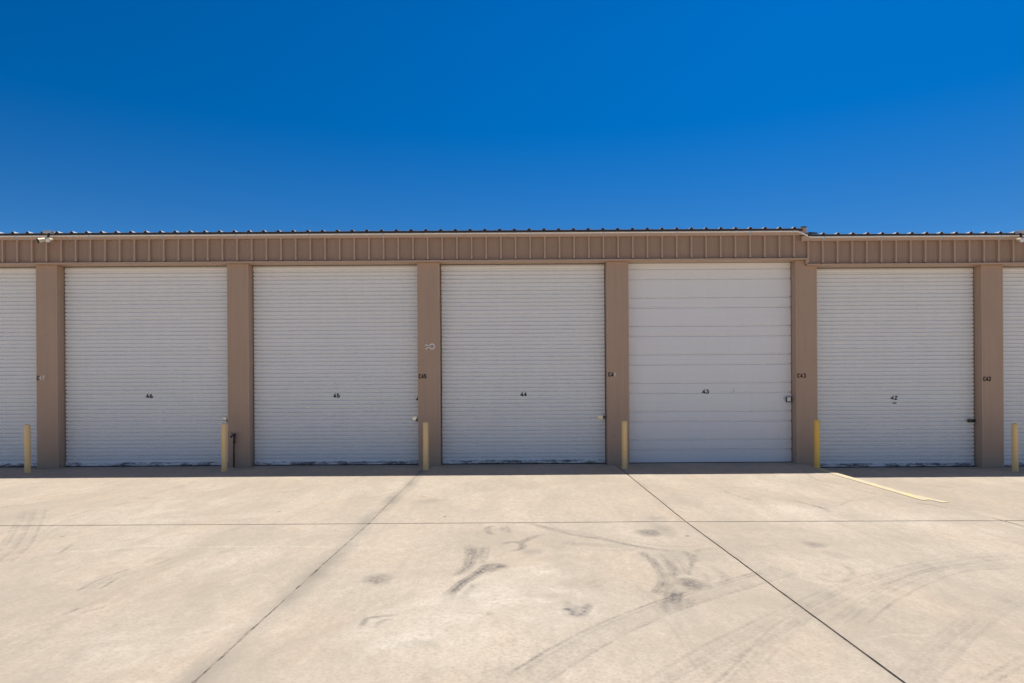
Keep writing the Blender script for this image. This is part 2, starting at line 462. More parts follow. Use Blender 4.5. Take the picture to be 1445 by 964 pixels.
for bx, by, rx, ry, s in BLOBS:
    x, y = gpos(bx, by); x1, _ = gpos(bx + rx, by); _, ya = gpos(bx, by - ry); _, yb = gpos(bx, by + ry)
    W_BLOBS.append((x, y, abs(x1 - x), abs(ya - yb) / 2, s))

def vnoise(X, Y, scale, seed):
    """cheap smooth value noise in numpy"""
    r = np.random.default_rng(seed); T = r.random((256, 256))
    x = X * scale + 1000.3; y = Y * scale + 1000.7
    xi = np.floor(x).astype(int); yi = np.floor(y).astype(int); fx = x - xi; fy = y - yi
    fx = fx * fx * (3 - 2 * fx); fy = fy * fy * (3 - 2 * fy)
    a = T[xi % 256, yi % 256]; b = T[(xi + 1) % 256, yi % 256]; c = T[xi % 256, (yi + 1) % 256]; d = T[(xi + 1) % 256, (yi + 1) % 256]
    return (a * (1 - fx) + b * fx) * (1 - fy) + (c * (1 - fx) + d * fx) * fy

def stroke_mask(X, Y, strokes, fade=True):
    out = np.zeros_like(X)
    for pts, w, s in strokes:
        xs = [p[0] for p in pts]; ys = [p[1] for p in pts]; R = 2.2 * w
        sel = (X > min(xs) - R) & (X < max(xs) + R) & (Y > min(ys) - R) & (Y < max(ys) + R)
        if not sel.any(): continue
        x = X[sel] + (vnoise(X[sel], Y[sel], 4, 3) - .5) * min(.04, .25 * w); y = Y[sel] + (vnoise(X[sel], Y[sel], 4, 4) - .5) * min(.04, .25 * w)
        best = np.full(x.shape, 1e9); tt = np.zeros_like(x)
        n = len(pts) - 1
        for i in range(n):
            ax, ay = pts[i]; bx, by = pts[i + 1]; dx, dy = bx - ax, by - ay
            t = np.clip(((x - ax) * dx + (y - ay) * dy) / (dx * dx + dy * dy + 1e-9), 0, 1)
            d = np.hypot(x - ax - t * dx, y - ay - t * dy)
            m = d < best; best = np.where(m, d, best); tt = np.where(m, (i + t) / n, tt)
        hw = w * 0.5
        prof = np.clip(1.25 - (best / hw) ** 2 * 0.9, 0, 1) * np.clip((2.0 * hw - best) / hw, 0, 1)
        # the ribs of the tyre show as lines along the stroke
        if w > 0.05: prof = prof * (0.74 + 0.28 * np.cos(best / max(w, 0.06) * 2 * math.pi * 2.2))
        ends = np.clip(np.minimum(tt, 1 - tt) * 8 + 0.25, 0, 1)
        val = s * 1.12 * prof * ends * (0.35 + 1.1 * vnoise(x, y, 7, 9))
        cur = out[sel]; out[sel] = cur + val * (1 - cur)
    return np.clip(out, 0, 1)

def blob_mask(X, Y):
    out = np.zeros_like(X)
    for bx, by, rx, ry, s in W_BLOBS:
        sel = (np.abs(X - bx) < 1.6 * rx + .02) & (np.abs(Y - by) < 1.6 * ry + .02)
        if not sel.any(): continue
        x = X[sel]; y = Y[sel]
        d = np.hypot((x - bx) / rx, (y - by) / ry) + (vnoise(x, y, 9, 5) - .5) * .5 * (rx > .03)
        v = s * np.clip(1.35 - d, 0, 1) ** .8
        out[sel] = np.maximum(out[sel], v)
    return out

PV, PF = [], []
ST, PA, GR = [], [], []
voff = 0
def joint_w(axis_pos, t, seed):
    return 0.0062 + 0.005 * vnoise(t, t * 0 + axis_pos, 6, seed)

def slab(x0, x1, y0, y1, res):
    """one poured slab: a fine sheet with a softened, slightly crumbling rim and a skirt into the joints"""
    global voff
    nx = max(3, int((x1 - x0) / res)); ny = max(3, int((y1 - y0) / res))
    xs = np.linspace(x0, x1, nx); ys = np.linspace(y0, y1, ny)
    X, Y = np.meshgrid(xs, ys)
    fine = res < 0.1
    dl, dr, db, dt = X - x0, x1 - X, Y - y0, y1 - Y
    Z = ground_z(np.minimum(X, x1 - 1e-4) if x1 <= 6.16 else np.maximum(X, x0 + 1e-4) if x0 > 6.1 else X, Y)
    if fine:
        Z = Z + (vnoise(X, Y, 1.1, 21) - .5) * .004
        # rim: push in by the joint half width, spalls on the rough joint
        for (side, sgn, pos) in (('l', 1, x0), ('r', -1, x1)):
            rough = abs(pos + 1.81) < 0.02
            hw = joint_w(pos, Y, 31 + int(sgn))
            if rough: hw = 0.0036 + 0.014 * np.clip(vnoise(Y, Y * 0 + sgn, 9, 41) - .6, 0, 1) * 2.4 + 0.003 * vnoise(Y, Y * 0 + sgn, 30, 43)
            d = dl if side == 'l' else dr
            k = np.clip(1 - d / (res * 1.5), 0, 1)
            X = X + sgn * hw * k
            Z = Z - (0.002 if rough else 0.004) * k
        for (side, sgn, pos) in (('b', 1, y0), ('t', -1, y1)):
            hw = 1.5 * joint_w(pos, X, 51 + int(sgn))
            d = db if side == 'b' else dt
            k = np.clip(1 - d / (res * 1.5), 0, 1)
            Y = Y + sgn * hw * k
            Z = Z - 0.004 * k
    V = np.stack([X, Y, Z], -1).reshape(-1, 3)
    idx = np.arange(nx * ny).reshape(ny, nx)
    q = np.stack([idx[:-1, :-1], idx[:-1, 1:], idx[1:, 1:], idx[1:, :-1]], -1).reshape(-1, 4)
    # skirt
    ring = np.concatenate([idx[0, :], idx[1:, -1], idx[-1, -2::-1], idx[-2:0:-1, 0]])
    low = V[ring].copy(); low[:, 2] -= 0.10
    base = len(V)
    lowi = base + np.arange(len(ring)); nr = np.roll(ring, -1); nl = np.roll(lowi, -1)
    q2 = np.stack([ring, lowi, nl, nr], -1)
    if fine:
        Xf, Yf = X.ravel(), Y.ravel()
        st = np.maximum(stroke_mask(Xf, Yf, W_STROKES), blob_mask(Xf, Yf))
        pa = stroke_mask(Xf, Yf, W_PALE)
        # weathered grey beside the joints (strongest by the crumbling one) and near the doors
        gj = np.zeros_like(Xf)
        for jx in JX:
            wdt = 0.17 if abs(jx + 1.81) < .02 else 0.06
            amp = 0.8 if abs(jx + 1.81) < .02 else 0.30
            off = (vnoise(Yf, Yf * 0, 1.2, 61) - .5) * .16
            gj = np.maximum(gj, amp * np.clip(1 - np.abs(Xf - jx + off) / wdt, 0, 1) * (0.45 + .8 * vnoise(Xf, Yf, 3, 62)))
        gj = np.maximum(gj, 0.35 * np.clip(1 - np.abs(Xf - 2.17 - .25) / .25, 0, 1) * vnoise(Xf, Yf, 1.3, 63) * (Yf < YJ))
        gj = np.maximum(gj, 0.22 * np.clip(1 - np.abs(Yf - YJ) / .05, 0, 1))
    else:
        n = nx * ny; st = np.zeros(n); pa = np.zeros(n); gj = np.zeros(n)
    z0 = np.zeros(len(ring))
    PV.append(np.vstack([V, low])); PF.append(np.vstack([q, q2]) + voff)
    ST.append(np.concatenate([st, z0])); PA.append(np.concatenate([pa, z0])); GR.append(np.concatenate([gj, z0]))
    voff += len(V) + len(ring)

YROWS = [-21.4, -15.4, -9.4, -3.4, 2.6, YJ, 14.72]
for i in range(len(JX) - 1):
    x0, x1 = JX[i], JX[i + 1]
    for j in range(len(YROWS) - 1):
        y0, y1 = YROWS[j], YROWS[j + 1]
        r = 0.6
        if j == 4 and x0 > -9.9 and x1 < 10.2: r = 0.0215 if (x0 > -10 and x1 < 6.2) else 0.035
        if j == 5 and x0 > -13.8 and x1 < 14.2: r = 0.026
        slab(x0, x1, y0, y1, r)
PVa = np.vstack(PV).astype(np.float32); PFa = np.vstack(PF).astype(np.int32)
me = bpy.data.meshes.new('concrete_yard')
me.vertices.add(len(PVa)); me.vertices.foreach_set('co', PVa.ravel())
me.loops.add(PFa.size); me.loops.foreach_set('vertex_index', PFa.ravel())
me.polygons.add(len(PFa)); me.polygons.foreach_set('loop_start', np.arange(0, PFa.size, 4, dtype=np.int32))
me.polygons.foreach_set('loop_total', np.full(len(PFa), 4, dtype=np.int32))
me.update(calc_edges=True)
me.polygons.foreach_set('use_smooth', np.ones(len(PFa), dtype=bool))
for nm, arr in (('stain', ST), ('pale', PA), ('grime', GR)):
    at_ = me.attributes.new(nm, 'FLOAT', 'POINT'); at_.data.foreach_set('value', np.concatenate(arr).astype(np.float32))
me.set_sharp_from_angle(angle=math.radians(40))
me.materials.append(CONCRETE)
yard = bpy.data.objects.new('concrete_yard', me); col.objects.link(yard)
tag(yard, kind='structure')

# sealant lying in the joints
MORTAR = None
def mortar_mat():
    t = NT('crumbling_joint_mortar')
    n = t.noise(t.coords((1, 1, 1)), 6, 5, 0.7); n2 = t.noise(t.coords(), 45, 4, 0.7)
    f = t.ramp(t.math('ADD', t.math('MULTIPLY', n, 0.75), t.math('MULTIPLY', n2, 0.25)), 0.42, 0.62)
    c = t.mix(f, (0.33, 0.27, 0.205), (0.06, 0.047, 0.036))
    return t.set(c, 0.9)
MORTAR = mortar_mat()
def filler_run(m, jx, ya, yb, dz):
    rows = []
    for k in range(25):
        y = ya + (yb - ya) * k / 24
        z = min(float(ground_z(jx - .05, y)), float(ground_z(jx + .05, y))) - dz
        rows.append([(jx - .03, y, z), (jx + .03, y, z)])
    m.quad_strip(rows)
m = MB()
for (ya, yb) in ((2.6, YJ - .02), (YJ + .02, 14.7)): filler_run(m, -1.81, ya, yb, .005)
tag(m.build('joint_mortar', MORTAR), kind='structure')
m = MB()
for jx in [j for j in JX[1:-1] if abs(j + 1.81) > .02]:
    for (ya, yb) in ((2.6, YJ - .02), (YJ + .02, 14.7)):
        filler_run(m, jx, ya, yb, .011)
rows = []
for k in range(81):
    x = -18 + 36.0 * k / 80
    z = float(ground_z(x, YJ)) - 0.010
    rows.append([(x, YJ - .02, z), (x, YJ + .02, z)])
m.quad_strip(rows)
tag(m.build('joint_filler', FILLER), kind='structure')

# worn yellow line along the edge of the raised apron
m = MB(); rows = []
for k in range(61):
    y = 13.62 - (13.62 - 9.98) * k / 60
    j = random.uniform(-.004, .004)
    t = k / 60
    a = 5.975 + 0.012 * t + j; b = 6.134 + random.uniform(-.004, .004) - (0.045 * max(0, (t - .72) / .28))
    rows.append([(a, y, float(ground_z(6.0, y)) + .007), (b, y, float(ground_z(6.0, y)) + .007)])
m.quad_strip(rows)
rows = []
for k in range(31):
    t = k / 30; y = 12.0 - (12.0 - 9.93) * t
    a = 6.166 + 0.07 * t + random.uniform(-.003, .003); b = 6.18 + 0.185 * t + random.uniform(-.003, .003)
    rows.append([(a, y, -0.115 + .007), (b, y, -0.115 + .007)])
m.quad_strip(rows)
tag(m.build('painted_line', LINE, recalc=True), kind='structure')

# ------------------------------------------------------------------ the storage building
Z_SOFFIT, Z_LIP, Z_TRIM, Z_COND, Z_EAVE = 4.288, 4.322, 4.795, 4.872, 4.925
XSTEP = 6.22
PIT = 0.3077
bld = empty('storage_building', (0, YP, 0))
tag(bld, 'long tan metal self storage building with white numbered doors under a low ribbed roof', 'building')
INV = Matrix.Translation((0, -YP, 0))
def P(o):
    """parts are modelled in world space, then hang from the building's base point"""
    o.matrix_parent_inverse = INV
    return o
def px_X(px, Y, py=500): return at(px, py, Y).x

# pillars: front edges measured on the front plane
PILLARS = [(51.2, 81.2, 0, 'C47'), (320.8, 351.4, 0, None), (589.4, 620.6, 0, 'C45'), (856.6, 887.6, 0, 'C44'), (1123.3, 1153.4, 1, 'C43'), (1385.2, 1415.9, 1, 'C42')]
edges = []
for (a, b, lowr, nm) in PILLARS:
    edges.append([px_X(a, YP), px_X(b, YP), lowr, nm])
pw = 0.458
edges.insert(0, [edges[0][0] - 4.01, edges[0][0] - 4.01 + pw, 0, None])
edges.append([edges[-1][0] + 3.94, edges[-1][0] + 3.94 + pw, 1, None])
pillars = []
for (x0, x1, lowr, nm) in edges:
    m = MB()
    zb = -0.16 if lowr else -0.02
    zt = Z_SOFFIT - .002 - (DROP if lowr and nm != 'C43' else 0)
    m.box(x0, x1, YP, YD + 0.16, zb, zt)
    # base channel and the flashing's hemmed corners
    o = P(m.build('pillar', TAN, bld, bevel=0.007, seg=2))
    h = MB()
    for hx in (x0 + .003, x1 - .021):
        h.box(hx, hx + .018, YP - .004, YP + .012, zb, zt - .001)
    hh = h.build('corner_flashing', TAN_TRIM, o, bevel=0.002)
    pillars.append(o)

# fascias with ribbed panels
def rib_profile(x0, x1, first, pitch, y, h, base, top, minor=True):
    pts = [(x0, y)]
    k = math.floor((x0 - first) / pitch)
    while True:
        c = first + k * pitch; k += 1
        if c - pitch > x1: break
        seq = [(c - base / 2, y), (c - top / 2, y - h), (c + top / 2, y - h), (c + base / 2, y)]
        if minor:
            for q in (pitch * .32, pitch * .44, pitch * .56, pitch * .68):
                seq += [(c + q - .008, y), (c + q - .003, y - .0035), (c + q + .003, y - .0035), (c + q + .008, y)]
        for p in seq:
            if x0 < p[0] < x1: pts.append(p)
    pts.append((x1, y))
    return pts

def fascia(x0, x1, dz, first):
    m = MB()
    pr = rib_profile(x0, x1, first, PIT, YF + .066, 0.058, .066, .032)
    za, zb = Z_LIP + .018 - dz, Z_TRIM + .01 - dz
    m.quad_strip([[(p[0], p[1], za) for p in pr], [(p[0], p[1], zb) for p in pr]])
    o = P(m.build('fascia_panel', PANEL, bld, recalc=False))
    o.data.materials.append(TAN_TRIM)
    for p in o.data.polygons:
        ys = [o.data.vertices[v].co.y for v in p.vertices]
        if max(ys) < YF + .02: p.material_index = 1  # rib fronts lighter than the pans: light on the relief put into colour
    m = MB(); m.box(x0 + .004, x1 - .004, YF + .072, YF + .095, Z_SOFFIT + .014 - dz, zb + .02)
    m.build('gap_shade_backing', BRONZE, o)  # dark strip added behind the panel to draw the shadow line in the gap
    return o
XL, XR = edges[0][0] - .02, edges[-1][1] + .02
first_rib = px_X(2.8, YF, 352)
first_rib_r = px_X(1140.9, YF, 360)
fascia(XL, XSTEP - .012, 0, first_rib)
fascia(XSTEP - .010, XR, DROP, first_rib_r)
XT = px_X(1129, YF, 335)
# lower lip + soffit (one bent flashing per section)
def lip(x0, x1, dz):
    pr = [(YF, Z_LIP - dz), (YF, Z_SOFFIT - dz), (YD - .015, Z_SOFFIT - dz), (YD - .015, Z_SOFFIT + .012 - dz), (YF + .012, Z_SOFFIT + .012 - dz), (YF + .070, Z_LIP - .006 - dz)]
    return P(extrude_x(pr, x0, x1, 'soffit_flashing', TAN_TRIM, bld, closed=True))
lip(XL, XSTEP - .016, 0); lip(XSTEP - .0125, XR, DROP)
m = MB(); m.box(XSTEP - .032, XSTEP - .002, YF - .003, YF + .06, Z_LIP - DROP + .001, Z_LIP - .001)
P(m.build('corner_trim', TAN_TRIM, bld, bevel=.003))
# upper trim
def uptrim(x0, x1, dz, dy):
    pr = [(YF - .012 - dy, Z_EAVE - .03 - dz), (YF - .012 - dy, Z_TRIM - dz), (YF + .02, Z_TRIM - dz), (YF + .035, Z_TRIM + .012 - dz), (YF + .035, Z_EAVE - .03 - dz)]
    return P(extrude_x(pr, x0, x1, 'eave_trim', TAN_TRIM, bld, closed=True))
uptrim(XL, XT, 0, 0); uptrim(XT + .028, XR, DROP, .014)

# roofs: ribbed sheets rising away from the eave at about 2 degrees
SL = math.tan(math.radians(2.0)); DEP = 13.0
def roof(x0, x1, dz, first):
    RP, RH = PIT + .0003, .037
    pr = rib_profile(x0, x1, first, RP, 0, -RH, .085, .03, minor=False)
    m = MB()
    z = Z_EAVE - dz
    m.quad_strip([[(p[0], YE, z + p[1]) for p in pr], [(p[0], YE + DEP, z + p[1] + SL * DEP) for p in pr]])
    m.quad_strip([[(p[0], YE, z + p[1]) for p in pr], [(p[0], YE, z + p[1] - .003) for p in pr]])
    m.quad_strip([[(p[0], YE, z + p[1] - .003) for p in pr], [(p[0], YE + DEP, z + p[1] + SL * DEP - .003) for p in pr]])
    o = P(m.build('roof', ROOF, bld, recalc=False))
    # dark eave flashing with closures filling the rib ends
    m = MB()
    zb = z - .042
    top = [(p[0], YE + .006, z + p[1] - .0045) for p in pr]; bot = [(p[0], YE + .006, zb) for p in pr]
    m.quad_strip([top, bot])
    m.quad_strip([bot, [(p[0], YF + .03, zb) for p in pr]])
    o2 = m.build('eave_flashing', BRONZE, o, recalc=False)
    return o
fr_l = px_X(17.6, YE, 325); fr_r = px_X(1162.3, YE, 331)
roof(XL - .05, XSTEP - .13, 0, fr_l); roof(XSTEP - .02, XR + .05, DROP, fr_r)
# gable end piece where the taller roof stops
m = MB(); m.box(XT + .001, XSTEP - .045, YE + .056, YE + .10, Z_EAVE - .125, Z_EAVE + .028)
m.box(XSTEP - .128, XSTEP - .045, YE + .10, YE + DEP, Z_EAVE - .11, Z_EAVE + .028 )
for i, v in enumerate(m.v):
    if v[1] > 20: m.v[i] = (v[0], v[1], v[2] + SL * DEP)
P(m.build('gable_trim', TAN_TRIM, bld, bevel=.003))
m = MB(); m.box(XT + .02, XSTEP - .03, YE + .03, YE + .12, Z_EAVE + .030, Z_EAVE + .046)
P(m.build('gable_cap', BRONZE, bld))
m = MB(); m.box(XSTEP - .043, XSTEP - .012, YE + .062, YE + DEP, Z_EAVE - .085, Z_EAVE + .026)
for i, v in enumerate(m.v):
    if v[1] > 20: m.v[i] = (v[0], v[1], v[2] + SL * DEP)
P(m.build('gable_edge', GALV, bld))
m = MB(); m.face([(XSTEP - .01, YE - .01, Z_EAVE - DROP + .045), (XSTEP + .17, YE - .01, Z_EAVE - DROP + .03), (XSTEP + .17, YE + .5, Z_EAVE - DROP + .05), (XSTEP - .01, YE + .5, Z_EAVE - DROP + .07)])
m.face([(XSTEP - .01, YE - .01, Z_EAVE - DROP + .045), (XSTEP + .17, YE - .01, Z_EAVE - DROP + .03), (XSTEP + .17, YE - .012, Z_EAVE - DROP + .002), (XSTEP - .01, YE - .012, Z_EAVE - DROP + .002)])
P(m.build('step_flashing', BRONZE, bld))

# conduit with an S bend at the step, strapped at every few ribs
pts = [(XL, YF - .03, Z_COND)]
xa, xb = XT - .10, XT + .24
pts += [(x, YF - .03, Z_COND) for x in np.linspace(XL + .5, xa - .2, 40)]
for k in range(17):
    t = k / 16; s = t * t * (3 - 2 * t)
    pts.append((xa + (xb - xa) * t, YF - .032 - .012 * s, Z_COND - DROP * s))
pts += [(x, YF - .044, Z_COND - DROP) for x in np.linspace(xb + .2, XR, 24)]
m = MB(); m.tube(pts, .0185, 10)
cond = P(m.build('conduit', CONDUIT, bld))
def clamp(x, dz, dy):
    m = MB()
    m.box(x - .010, x + .010, YF - .047 - dy, YF - .028 - dy, Z_COND - .02 - dz, Z_COND + .018 - dz)
    m.box(x - .013, x + .013, YF - .018 - dy, YF - .013 - dy, Z_COND - .062 - dz, Z_COND - .015 - dz)
    m.build('conduit_clamp', GALV, cond).matrix_parent_inverse = Matrix.Identity(4)
k = 1
while first_rib + k * PIT < XT - .1:
    clamp(first_rib + k * PIT, 0, 0); k += 5
k = 1
while first_rib_r + k * PIT < XR - .1:
    clamp(first_rib_r + k * PIT, DROP, .014); k += 4

# body of the building behind the doors
def body(x0, x1, dz):
    m = MB(); zt = Z_EAVE - dz - .05
    yb = YE + DEP - .2
    m.quad_strip([[(x0, YD + .20, -.2), (x0, yb, -.2), (x1, yb, -.2), (x1, YD + .20, -.2)], [(x0, YD + .20, zt), (x0, yb, zt + SL * 12.6), (x1, yb, zt + SL * 12.6), (x1, YD + .20, zt)]], closed=True)
    return P(m.build('wall', SIDING, bld))
body(XL + .03, XSTEP - .14, 0); body(XSTEP - .10, XR - .03, DROP)

# ---- doors
PC, AMP = 0.0832, 0.040         # corrugation pitch and depth
PROF = [(0, 0), (.54, 0), (.57, .06), (.80, .94), (.83, 1.0), (.86, .94), (.97, .06), (1.0, 0)]
def door_y(zrel, hgt):
    """front surface of a roller curtain (negative = towards the viewer)"""
    n = math.floor(zrel / PC); u = zrel / PC - n
    a = AMP * (0.80 if n % 7 == 3 else 1.0)
    for (u0, v0), (u1, v1) in zip(PROF, PROF[1:]):
        if u <= u1: return a * (v0 + (v1 - v0) * (u - u0) / (u1 - u0)) - .010
    return -.010

def arc(cx, cy, rx, ry, a0, a1, n=12):
    return [(cx + rx * math.cos(math.radians(a0 + (a1 - a0) * k / n)), cy + ry * math.sin(math.radians(a0 + (a1 - a0) * k / n))) for k in range(n + 1)]
GLYPH = {  # strokes in a 0.6 x 1 cell
    'C': [arc(.30, .66, .25, .26, 15, 180) + arc(.30, .34, .25, .26, 180, 345)],
    '2': [arc(.30, .68, .24, .24, 170, -40) + [(.06, .08), (.56, .08)]],
    '3': [arc(.29, .71, .23, .21, 160, -88), arc(.29, .30, .25, .23, 88, -165)],
    '4': [[(.40, .02), (.40, .94), (.05, .32), (.60, .32)]],
    '5': [[(.52, .92), (.14, .92), (.11, .54)] + arc(.29, .34, .25, .26, 125, -155)],
    '6': [[(.44, .94), (.20, .66)] + arc(.30, .30, .24, .23, 150, 510, 18)],
    '7': [[(.06, .92), (.54, .92), (.24, .04)]],
}
def lettering(name, txt, x, y, z, size, mat, parent, xscale=1.0, bold=.19, spacing=1.0, surf=None, cut=0.0045):
    """painted characters: thick strokes laid on the surface, cut up finely so they follow its folds"""
    bm = bmesh.new(); adv = .76 * spacing; w = bold * size
    tot = (len(txt) - 1) * adv
    lay = 0
    for i, ch in enumerate(txt):
        for st in GLYPH[ch]:
            pts = [((px_ - .30 + i * adv - tot / 2) * size * xscale, (pz - .5) * size) for px_, pz in st]
            n = len(pts); ring = []
            for k, p in enumerate(pts):
                a = pts[max(0, k - 1)]; b = pts[min(n - 1, k + 1)]
                d1 = Vector((p[0] - a[0], p[1] - a[1])); d2 = Vector((b[0] - p[0], b[1] - p[1]))
                d1 = (d1 if d1.length > 1e-6 else d2).normalized(); d2 = (d2 if d2.length > 1e-6 else d1).normalized()
                t = (d1 + d2); t = t.normalized() if t.length > .3 else d1
                nn = Vector((-t.y, t.x)); k_ = 1 / max(.5, nn.dot(Vector((-d1.y, d1.x))))
                ring.append((Vector(p) + nn * w / 2 * k_, Vector(p) - nn * w / 2 * k_))
            vs = [(bm.verts.new((u.x, -lay * .0002, u.y)), bm.verts.new((v.x, -lay * .0002, v.y))) for u, v in ring]
            for k in range(n - 1): bm.faces.new((vs[k][0], vs[k][1], vs[k + 1][1], vs[k + 1][0]))
            lay += 1
    if surf:
        lo = min(v.co.z for v in bm.verts); hi = max(v.co.z for v in bm.verts); k = lo + cut
        while k < hi:
            bmesh.ops.bisect_plane(bm, geom=list(bm.verts) + list(bm.edges) + list(bm.faces), plane_co=(0, 0, k), plane_no=(0, 0, 1)); k += cut
    for v in bm.verts:
        zz = v.co.z + z
        v.co = Vector((v.co.x + x, v.co.y + y + (surf(zz) if surf else 0), zz))
    me = bpy.data.meshes.new(name); bm.to_mesh(me); bm.free()
    me.materials.append(mat)
    o = bpy.data.objects.new(name, me); col.objects.link(o); o.parent = parent
    return o

NUM = [47, 46, 45, 44, 43, 42, 41]
doors = {}
for i, num in enumerate(NUM):
    x0, x1 = edges[i][1], edges[i + 1][0]
    low = num <= 42
    zb = -0.115 if low else float(ground_z(x0, YD)) - .001
    zt = Z_SOFFIT - (DROP if low else 0) - .004
    # tracks and the dark slot behind the curtain's edge
    if num != 43:
        hgt = zt - zb
        zbar = zb + .082
        m = MB(); rows = []
        ztop = zt - .10
        zs = sorted({round(zb + (n + u) * PC, 5) for n in range(60) for u, _ in PROF if zbar < zb + (n + u) * PC < ztop} | {zbar, ztop})
        for z in zs:
            yy = YD + door_y(z - zb, hgt)
            xs = np.linspace(x0 + .018, x1 - .018, 18)
            dent = .0012 * (vnoise(xs + num, z + 0 * xs, 1.7, 70) + vnoise(xs + 3 * num, z + 0 * xs, 5.0, 71) - 1)
            rows.append([(float(x), yy + float(q), z) for x, q in zip(xs, dent)])
        # the last wrap curves back to the drum
        for k in range(1, 9):
            a = k / 8 * 1.25
            rows.append([(x, YD - .012 * math.sin(a * 2.2) + .03 * (1 - math.cos(a)), ztop + .098 * k / 8) for x in np.linspace(x0 + .014, x1 - .014, 18)])
        m.quad_strip(rows, smooth=False)
        d = P(m.build('roller_door', DOOR, bld, recalc=False))
        surf = (lambda z, zb=zb, hgt=hgt: door_y(z - zb, hgt))
        m = MB()
        m.box(x0 + .022, x1 - .022, YD - .034, YD + .016, zb + .018, zbar + .006)
        m.build('bottom_bar', BAR, d, bevel=.004)
        m = MB(); m.box(x0 + .03, x1 - .03, YD - .012, YD + .012, zb - .004, zb + .020)
        m.build('bottom_seal', RUBBER, d)
    else:
        m = MB(); pr = []
        P24 = 0.61
        z = zt
        pr.append((YD, zt))
        def groove(zc, dep, hw): return [(YD, zc + .014), (YD + dep, zc + .002), (YD + dep, zc - .002), (YD, zc - .028)]
        zc = zt - .116
        k = 0
        while zc > zb + .05:
            # wide panel rib, narrow rib: two V grooves per section, faint score lines between
            pr += groove(zc, .036, .019)
            gap = .216 if k % 2 == 0 else .394
            n = 3 if k % 2 else 1
            fl = []
            for q in range(n):
                zz = zc - gap * (q + 1) / (n + 1)
                fl += [(YD, zz + .008), (YD + (.0024 if q == n // 2 else .0012), zz), (YD, zz - .008)]
            if zz > zb + .06: pr += fl
            zc -= gap; k += 1
        pr = [p for p in pr if p[1] > zb + .03]
        pr.append((YD, zb + .014))
        rows = [[(x, p[0], p[1]) for x in (x0 + .012, (x0 + x1) / 2, x1 - .012)] for p in pr]
        m.quad_strip(rows)
        d = P(m.build('sectional_door', SECT, bld, recalc=False))
        tag(d, 'smooth white panelled door numbered 43')
        m = MB(); m.box(x0 + .01, x1 - .01, YD - .006, YD + .02, zb - .003, zb + .0135)
        m.build('bottom_seal', RUBBER, d)
        surf = None
    doors[num] = (d, x0, x1, zb, surf)
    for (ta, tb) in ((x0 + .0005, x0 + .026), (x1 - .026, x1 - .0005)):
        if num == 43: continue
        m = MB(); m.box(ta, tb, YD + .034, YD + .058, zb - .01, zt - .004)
        m.build('door_track', DARKGAP, d)  # near-black track: the slot's shade is put into its colour

# numbers on the doors
for num, px, py in ((46, 211, 558.7), (45, 475, 558.5), (44, 739, 556.5), (43, 995.6, 552.6), (42, 1261.6, 561.4)):
    d, x0, x1, zb, surf = doors[num]
    p = at(px, py, YD)
    lettering('door_number', str(num), p.x, YD - .003, p.z, .088, INK, d, 1.1, .24, 1.0, surf)
d, x0, x1, zb, surf = doors[42]
p = at(1262, 569, YD)
m = MB(); m.box(p.x - .04, p.x + .04, YD - .014, YD - .0095, p.z - .011, p.z + .013)
m.build('small_sticker', DARKGAP, d, bevel=.001)
d = doors[43][0]; p = at(1035, 551, YD)
m = MB(); m.box(p.x - .012, p.x + .012, YD - .006, YD - .001, p.z - .035, p.z + .035)
m.build('lock_cover', GALV, d, bevel=.002)
p = at(888.2, 553, YD); m = MB(); m.box(doors[43][1] + .001, doors[43][1] + .02, YD - .05, YD - .012, p.z - .07, p.z + .07)
m.build('track_bracket', TAN_TRIM, d)

# stencilled unit names on the pillars
def pillar_of(nm): return [pillars[i] for i in range(len(edges)) if edges[i][3] == nm][0]
for nm, l, r, py in (('C45', 590.8, 601.2, 531.2), ('C43', 1124.8, 1136.2, 530.2), ('C42', 1387.0, 1397.8, 534.8)):
    a = at(l, py, YP); b = at(r, py, YP)
    lettering('stencil_name', nm, (a.x + b.x) / 2 + .006, YP - .0065, a.z, .092, INK, pillar_of(nm), .80 if nm != 'C43' else .72, .22, 1.0 if nm != 'C43' else 1.3)
# two names whose last characters have faded to pale ghosts
def split_name(nm, parts, py):
    for txt, px, mat in parts:
        a = at(px, py, YP)
        lettering('stencil_name', txt, a.x, YP - .0065, a.z, .092, mat, pillar_of(nm), .80, .22, 1.0)
split_name('C44', (('C', 860.3, INK), ('4', 864.2, INK), ('4', 868, INK_FADED)), 528.6)
split_name('C47', (('C', 53.9, INK), ('4', 57.7, INK_FADED), ('7', 61.2, INK_FADED)), 533.4)

# white looped ribbon mark on the C45 pillar
def flat_band(path, w, y, name, mat, parent, th=.003):
    m = MB(); n = len(path); L, R = [], []
    for i, (x, z) in enumerate(path):
        a = path[max(0, i - 1)]; b = path[min(n - 1, i + 1)]
        dx, dz = b[0] - a[0], b[1] - a[1]; l = math.hypot(dx, dz) or 1
        nx, nz = -dz / l, dx / l
        L.append((x + nx * w / 2, z + nz * w / 2)); R.append((x - nx * w / 2, z - nz * w / 2))
    rows = [[(L[i][0], y - th, L[i][1]), (R[i][0], y - th, R[i][1]), (R[i][0], y, R[i][1]), (L[i][0], y, L[i][1])] for i in range(n)]
    m.quad_strip(rows, closed=True)
    m.face(rows[0]); m.face(rows[-1])
    return m.build(name, mat, parent)
c = at(608.6, 489, YP); u = 1 / 66.9
path = []
def bez(p0, p1, p2, n=8):
    return [((1 - t) ** 2 * p0[0] + 2 * t * (1 - t) * p1[0] + t * t * p2[0], (1 - t) ** 2 * p0[1] + 2 * t * (1 - t) * p1[1] + t * t * p2[1]) for t in [k / n for k in range(n + 1)]]
